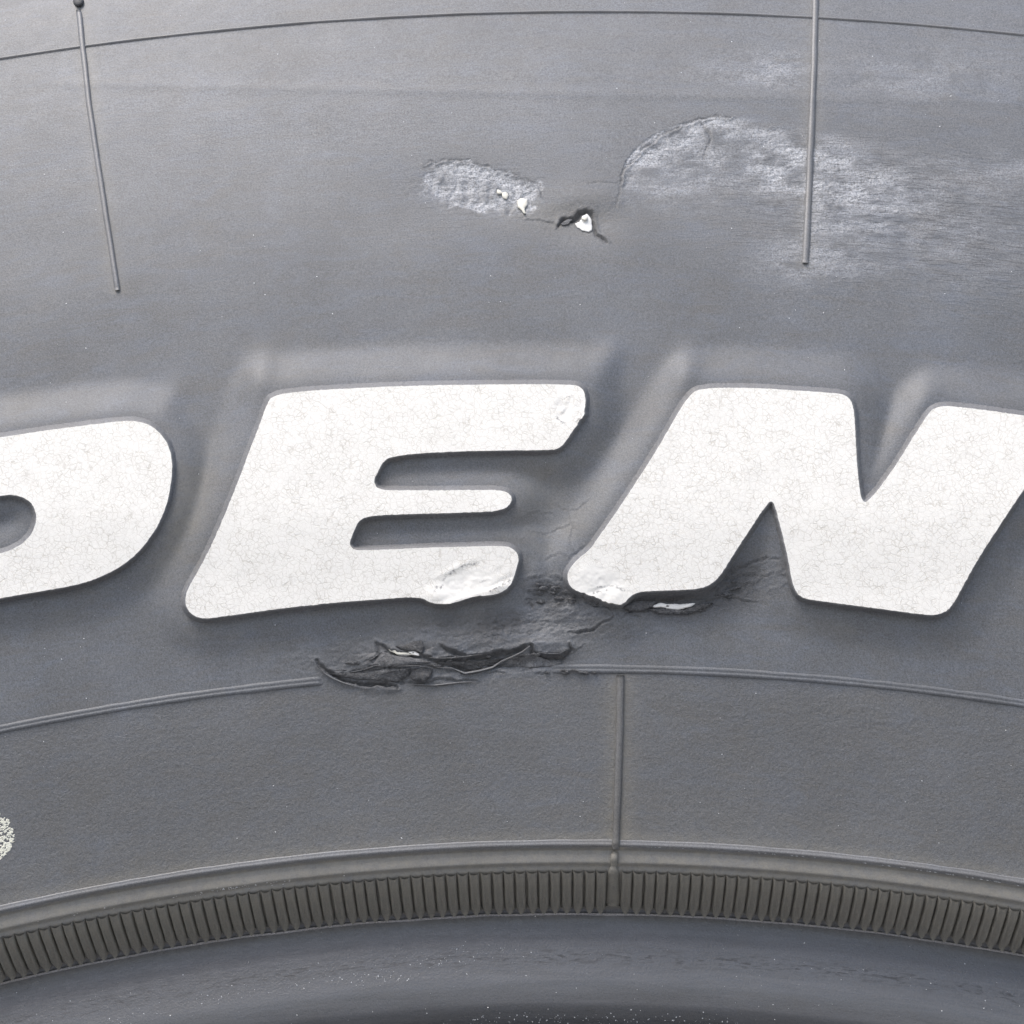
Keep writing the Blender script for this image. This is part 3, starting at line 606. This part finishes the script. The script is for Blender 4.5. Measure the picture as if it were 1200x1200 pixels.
for i in range(-56, 50):
    a = th_rib+(i+.5+(.6 if i >= 0 else -.6))*PITCH
    if not (-.262 < a < .235): continue
    o = bpy.data.objects.new('serration_tooth', protos[k % 5]); COL.objects.link(o); o.parent = tyre; o.location = (0, 0, ZC)
    o.rotation_euler = (0, a+random.uniform(-1, 1)*PITCH*.03, 0); k += 1
print('teeth', k)
vv, ff = tooth_geo(3); VV, FF = [], []; a = .2375
while a < 2*math.pi-.265:
    ca, sa = math.cos(a), math.sin(a); o_ = len(VV)*1
    rot = np.c_[vv[:, 0]*ca+vv[:, 2]*sa, vv[:, 1], -vv[:, 0]*sa+vv[:, 2]*ca]; VV.extend(rot.tolist()); FF += [tuple(x+o_ for x in f) for f in ff]; a += PITCH
o = mesh_obj('serration', VV, FF, M_ser, tyre); o['kind'] = 'stuff'

# ------------------------------------------------------------------ torn rubber, exposed white rubber
def patch(name, outline, m_, lift, thick=2.5, dome=0., seed=0, jag=.6, parent=None, tiltv=(0, 0)):
    """a small solid scrap lying on the sidewall: outline in measured spots, its own thickness"""
    p = resample(np.array(outline, float), 1.6); p = offs(p, jag*fbm(p[:, 0]/2.5, p[:, 1]/2.5, seed, 2)); n_ = len(p); c_ = p.mean(0)
    V, F_ = [], []
    for f, z in ((1.04, -thick), (1., lift*.75), (.86, lift), (.5, lift+dome*.8)):
        q = c_+(p-c_)*f; zz = z+(q-c_)@np.array(tiltv)*(1 if z > -thick else 0)+(.5*fbm(q[:, 0]/4, q[:, 1]/4, seed+5, 2) if z > -thick else 0)
        V += [(q[i, 0], q[i, 1], zz[i]) for i in range(n_)]
    V.append((c_[0], c_[1], lift+dome)); o_ = 4*n_
    for k_ in range(3):
        for i in range(n_): F_.append((k_*n_+i, k_*n_+(i+1) % n_, (k_+1)*n_+(i+1) % n_, (k_+1)*n_+i))
    for i in range(n_): F_.append((3*n_+i, 3*n_+(i+1) % n_, o_))
    V = np.array(V); dh = V[:, 2]+hfield(V[:, 0], V[:, 1]); t, r = inv(V[:, 0], V[:, 1], dh)
    return mesh_obj(name, BL(P3(t, r, H(r)+dh)), F_, m_, tyre if parent is None else parent)
patch('exposed_rubber', [(454, 758), (462, 760), (470, 764), (480, 765), (489, 766), (490, 768), (478, 767.5), (466, 767), (457, 763)], M_cream, 2.2, seed=1)
patch('exposed_rubber', [(478, 764), (486, 763), (492, 767), (491, 769), (484, 767)], M_white, 3.2, seed=2)
patch('exposed_rubber', [(761, 711), (768, 709), (773, 706.5), (779, 708), (788, 707.5), (800, 708), (815, 706.8), (812, 710.5), (803, 713), (796, 715), (787, 715), (780, 712), (770, 711.5)], M_white, 3.2, seed=3, jag=1.2)
patch('exposed_rubber', [(583, 222), (587, 223), (589, 227), (585, 228), (582, 226)], M_cream, 2.5, 2, .8, 4)
patch('exposed_rubber', [(588, 226), (593, 225), (596, 229), (594, 234), (589, 232)], M_cream, 2.5, 2, .8, 5)
patch('exposed_rubber', [(606, 235), (611, 232.5), (618, 234), (618, 240), (615, 245), (616, 251), (613, 250), (611, 246), (607, 243)], M_cream, 2.8, 2, .6, 6, .9)
patch('exposed_rubber', [(674, 262), (679, 260), (683, 253), (688, 251), (692, 256), (693.5, 264), (694, 270), (690, 272), (684, 271), (677, 267)], M_white, 1.5, 5, 1., 7, .9)
patch('torn_flap', [(657, 262), (662, 258.5), (669, 256), (671, 258), (666, 262), (660, 264.5)], M_fray, 1.5, 3, .2, 8, 1.0)
patch('exposed_rubber', [(681, 256), (685, 253), (688, 254), (688.5, 257), (684, 259)], M_cream, 5.2, 3, .6, 9, 1.1)
patch('torn_flap', [(384, 789), (396, 789), (420, 789), (450, 784), (482, 783), (478, 792), (466, 799), (440, 797), (420, 796), (400, 793)], M_torn, 3.5, 4, 1.5, 10, 1.1, tiltv=(0, .05))
patch('torn_flap', [(483, 786), (495, 782.5), (507, 785), (504, 794), (496, 799), (484, 797), (480, 792)], M_torn, 5.5, 4, 1.5, 11, 1.2, tiltv=(.05, .15))
patch('torn_flap', [(449, 764), (462, 768), (486, 771), (505, 776), (490, 779), (468, 781), (446, 782), (436, 779)], M_fray, 3.2, 4, 1.2, 12, 1.0)
patch('torn_flap', [(464, 757), (474, 756), (486, 752), (494, 750), (497, 757), (495, 766), (484, 763), (473, 762)], M_torn, 4.5, 4, 1., 13, .9)
patch('torn_flap', [(512, 776), (530, 777), (548, 776), (575, 773), (590, 771), (580, 777), (563, 783), (548, 785), (540, 781), (520, 779)], M_torn, 2.5, 3, .8, 14, 1.1)
patch('torn_flap', [(600, 771), (612, 766), (622, 766), (640, 773), (660, 776), (652, 780), (625, 782), (600, 781), (585, 781)], M_fray, 1.5, 3, .8, 15, .9)
def curl(pts_, wid, hgt, m_=M_rib):
    p = np.array(pts_, float); l = np.r_[0, np.cumsum(np.hypot(*np.diff(p, axis=0).T))]; t = np.arange(0, l[-1], 2.); X = np.interp(t, l, p[:, 0]); Y = np.interp(t, l, p[:, 1])
    V = []
    for k_, u in enumerate(t):
        f = math.sin(math.pi*min(1, max(0.02, u/l[-1])))**.5
        for j in range(6): a = 2*math.pi*j/6; V.append((X[k_]+.3*math.cos(a), Y[k_]+wid*f*math.cos(a)*.8, hgt+wid*1.2*f*math.sin(a)+.5*float(fbm(u/6, 0, 99, 2))))
    F_ = [(i*6+j, i*6+(j+1) % 6, (i+1)*6+(j+1) % 6, (i+1)*6+j) for i in range(len(t)-1) for j in range(6)]+[tuple(range(6)), tuple(range((len(t)-1)*6, len(t)*6))]
    V = np.array(V); dh = V[:, 2]+hfield(V[:, 0], V[:, 1]); th_, r_ = inv(V[:, 0], V[:, 1], dh)
    return mesh_obj('torn_strip', BL(P3(th_, r_, H(r_)+dh)), F_, m_, tyre)
curl([(512, 782), (530, 783), (545, 789), (562, 786), (577, 782), (588, 775), (600, 770), (612, 764), (622, 756)], 1.6, 4.5)
curl([(372, 779), (380, 789), (390, 795), (402, 800), (415, 804)], 1.5, 2.5)
curl([(430, 775), (438, 771), (444, 766), (441, 758), (439, 753)], .9, 2.5, M_fray)
curl([(500, 770), (512, 771.5), (530, 771), (548, 769), (566, 766.5)], .9, 5, M_fray)
curl([(628, 764), (640, 766), (656, 766), (664, 761)], .9, 4.5, M_fray)
curl([(404, 789), (424, 785.5), (440, 780), (452, 779)], .9, 3, M_fray)
curl([(466, 781), (486, 780), (508, 783), (500, 786)], .8, 5, M_fray)
curl([(480, 802), (510, 803), (540, 799.5), (558, 799)], 1.0, 1.6)
for k_ in range(14):
    x = random.uniform(630, 705); y = 693+random.uniform(-6, 16)+(x-660)*.1; a_ = random.uniform(3, 7); b_ = random.uniform(1.4, 3)
    patch('torn_crumb', [(x-a_, y), (x-a_*.4, y-b_), (x+a_*.5, y-b_*.8), (x+a_, y+.6), (x+a_*.3, y+b_), (x-a_*.5, y+b_*.7)], M_torn, random.uniform(1.5, 3), 3, .6, 30+k_, .9)
patch('torn_flap', [(742, 704), (756, 703), (770, 705), (764, 712), (752, 716), (738, 716), (730, 712)], M_torn, 4, 4, 1., 200, 1.5)
patch('torn_flap', [(762, 714), (778, 713), (796, 716.5), (815, 713), (826, 707), (836, 706), (824, 714), (806, 720), (784, 720), (768, 718)], M_torn, 3.5, 4, .8, 201, 1.4)
for k_ in range(22):
    x = random.uniform(742, 872); y = 712-max(0, x-812)*.45+random.gauss(0, 4); a_ = random.uniform(2.5, 7); b_ = random.uniform(1., 2.); t_ = -.3*a_ if x > 815 else 0
    patch('torn_crumb', [(x-a_, y-t_), (x-a_*.4, y-b_), (x+a_*.5, y-b_*.8+t_*.5), (x+a_, y+t_), (x+a_*.3, y+b_), (x-a_*.5, y+b_*.7-t_*.5)], M_torn, random.uniform(1.2, 3), 3, .5, 150+k_, 1.3)
for k_ in range(26):
    x = random.uniform(395, 640); y = 784-(x-395)*.05+random.gauss(0, 5); a_ = random.uniform(2.5, 8); b_ = random.uniform(1., 2.2)
    patch('torn_crumb', [(x-a_, y), (x-a_*.4, y-b_), (x+a_*.5, y-b_*.8), (x+a_, y-.6), (x+a_*.3, y+b_), (x-a_*.5, y+b_*.7)], random.choice((M_torn, M_fray)), random.uniform(1., 3), 3, .5, 90+k_, 1.2)
for k_ in range(9):
    x = 640+random.uniform(0, 62)+0; y = 786.5+random.uniform(-1, 2.5); a_ = random.uniform(3, 6); b_ = random.uniform(1., 1.8)
    patch('torn_crumb', [(x-a_, y), (x-a_*.4, y-b_), (x+a_*.5, y-b_*.8), (x+a_, y+.6), (x+a_*.3, y+b_), (x-a_*.5, y+b_*.7)], M_torn, random.uniform(2.5, 4), 3, .5, 60+k_, .8)

# ------------------------------------------------------------------ grit and the pale paint mark: many tiny flecks
def flecks(name, spots, m_, z=.8):
    V, F_ = [], []
    for x, y, a, ln, wd in spots:
        k0 = len(V); n_ = 5; ph = random.random()*6
        for j in range(n_):
            q = 2*math.pi*j/n_+ph; rr_ = random.uniform(.7, 1.2); u, v = ln*rr_*math.cos(q), wd*rr_*math.sin(q)
            V.append((x+u*math.cos(a)-v*math.sin(a), y+u*math.sin(a)+v*math.cos(a), -.4))
        V.append((x, y, z)); F_ += [(k0+j, k0+(j+1) % n_, k0+n_) for j in range(n_)]
    V = np.array(V); h0 = hfield(V[:, 0], V[:, 1])*np.where(V[:, 1] > 985, 0, 1)*sstep(-130, -70, V[:, 0]); dh = V[:, 2]+h0; t, r = inv(V[:, 0], V[:, 1], dh)
    o_ = mesh_obj(name, BL(P3(t, r, H(r)+dh)), F_, m_, tyre, False); o_['kind'] = 'stuff'; return o_
sp = []
R0 = random.Random(5)
for _ in range(420):
    x, y = R0.uniform(-40, 1240), R0.uniform(0, 1000)
    if float(sd(np.array([x]), np.array([y]))[0]) < 6: continue
    s_ = R0.choice((.3, .35, .4, .5, .6, .8, 1.1)); sp.append((x, y, 0, s_, s_))
def bead_y(x, f): return 1063+135*f+(x-675)**2/(2*2890)
for _ in range(150):
    x = R0.uniform(-30, 1230); f = R0.random()**.7; s_ = R0.choice((.4, .5, .6, .9)); sp.append((x, min(1205, bead_y(x, f)), R0.random()*3, s_*1.4, s_*1.1))
for cx, f in ((440, .55), (400, .52), (520, .45), (580, .38), (250, .55), (620, .97), (650, .99), (560, .98), (140, .62), (100, .7), (860, .95), (700, .98), (790, .98)):
    for _ in range(26):
        x = R0.gauss(cx, 26); s_ = R0.choice((.4, .6, .8, 1.1)); sp.append((x, min(1210, bead_y(x, f)+R0.gauss(0, 4)), R0.random()*3, s_*1.3, s_*.8))
for _ in range(160):       # pale scrapes along the step above the teeth
    x = R0.uniform(20, 420); y = 1010+R0.gauss(0, 1.2)+(x-675)**2/(2*2900)+3; s_ = R0.uniform(.4, .9)
    if R0.random() < math.exp(-((x-270)/60)**2)+.15: sp.append((x, y, -.2, s_*2, s_*.6))
for _ in range(120):       # white edge wear along the ring line
    x = R0.uniform(-20, 1220); y = 992+(x-673)**2/(2*2921)-.5; sp.append((x, y, -(673-x)/2921, R0.uniform(.8, 3.2), R0.uniform(.25, .6)))
flecks('grit', sp, M_grit)
sp = []
for _ in range(3600):
    x = R0.uniform(-70, 18); y = R0.uniform(943, 1017); u = (x+29)/45.; v = (y-980)/36.
    if u*u+v*v > 1 or fbm(np.array([x/4.]), np.array([y/3.]), 5, 2)[0] < -.2: continue
    sp.append((x, y, -.45+R0.gauss(0, .2), R0.uniform(1.6, 4.0), R0.uniform(.8, 1.5)))
flecks('paint_mark', sp, M_paint, .5)

# ------------------------------------------------------------------ ground the tyre stands on
gv = [(-60, -60, 0), (60, -60, 0), (60, 60, 0), (-60, 60, 0)]
g = mesh_obj('ground', gv, [(0, 1, 2, 3)], mg, None, False); g['kind'] = 'structure'
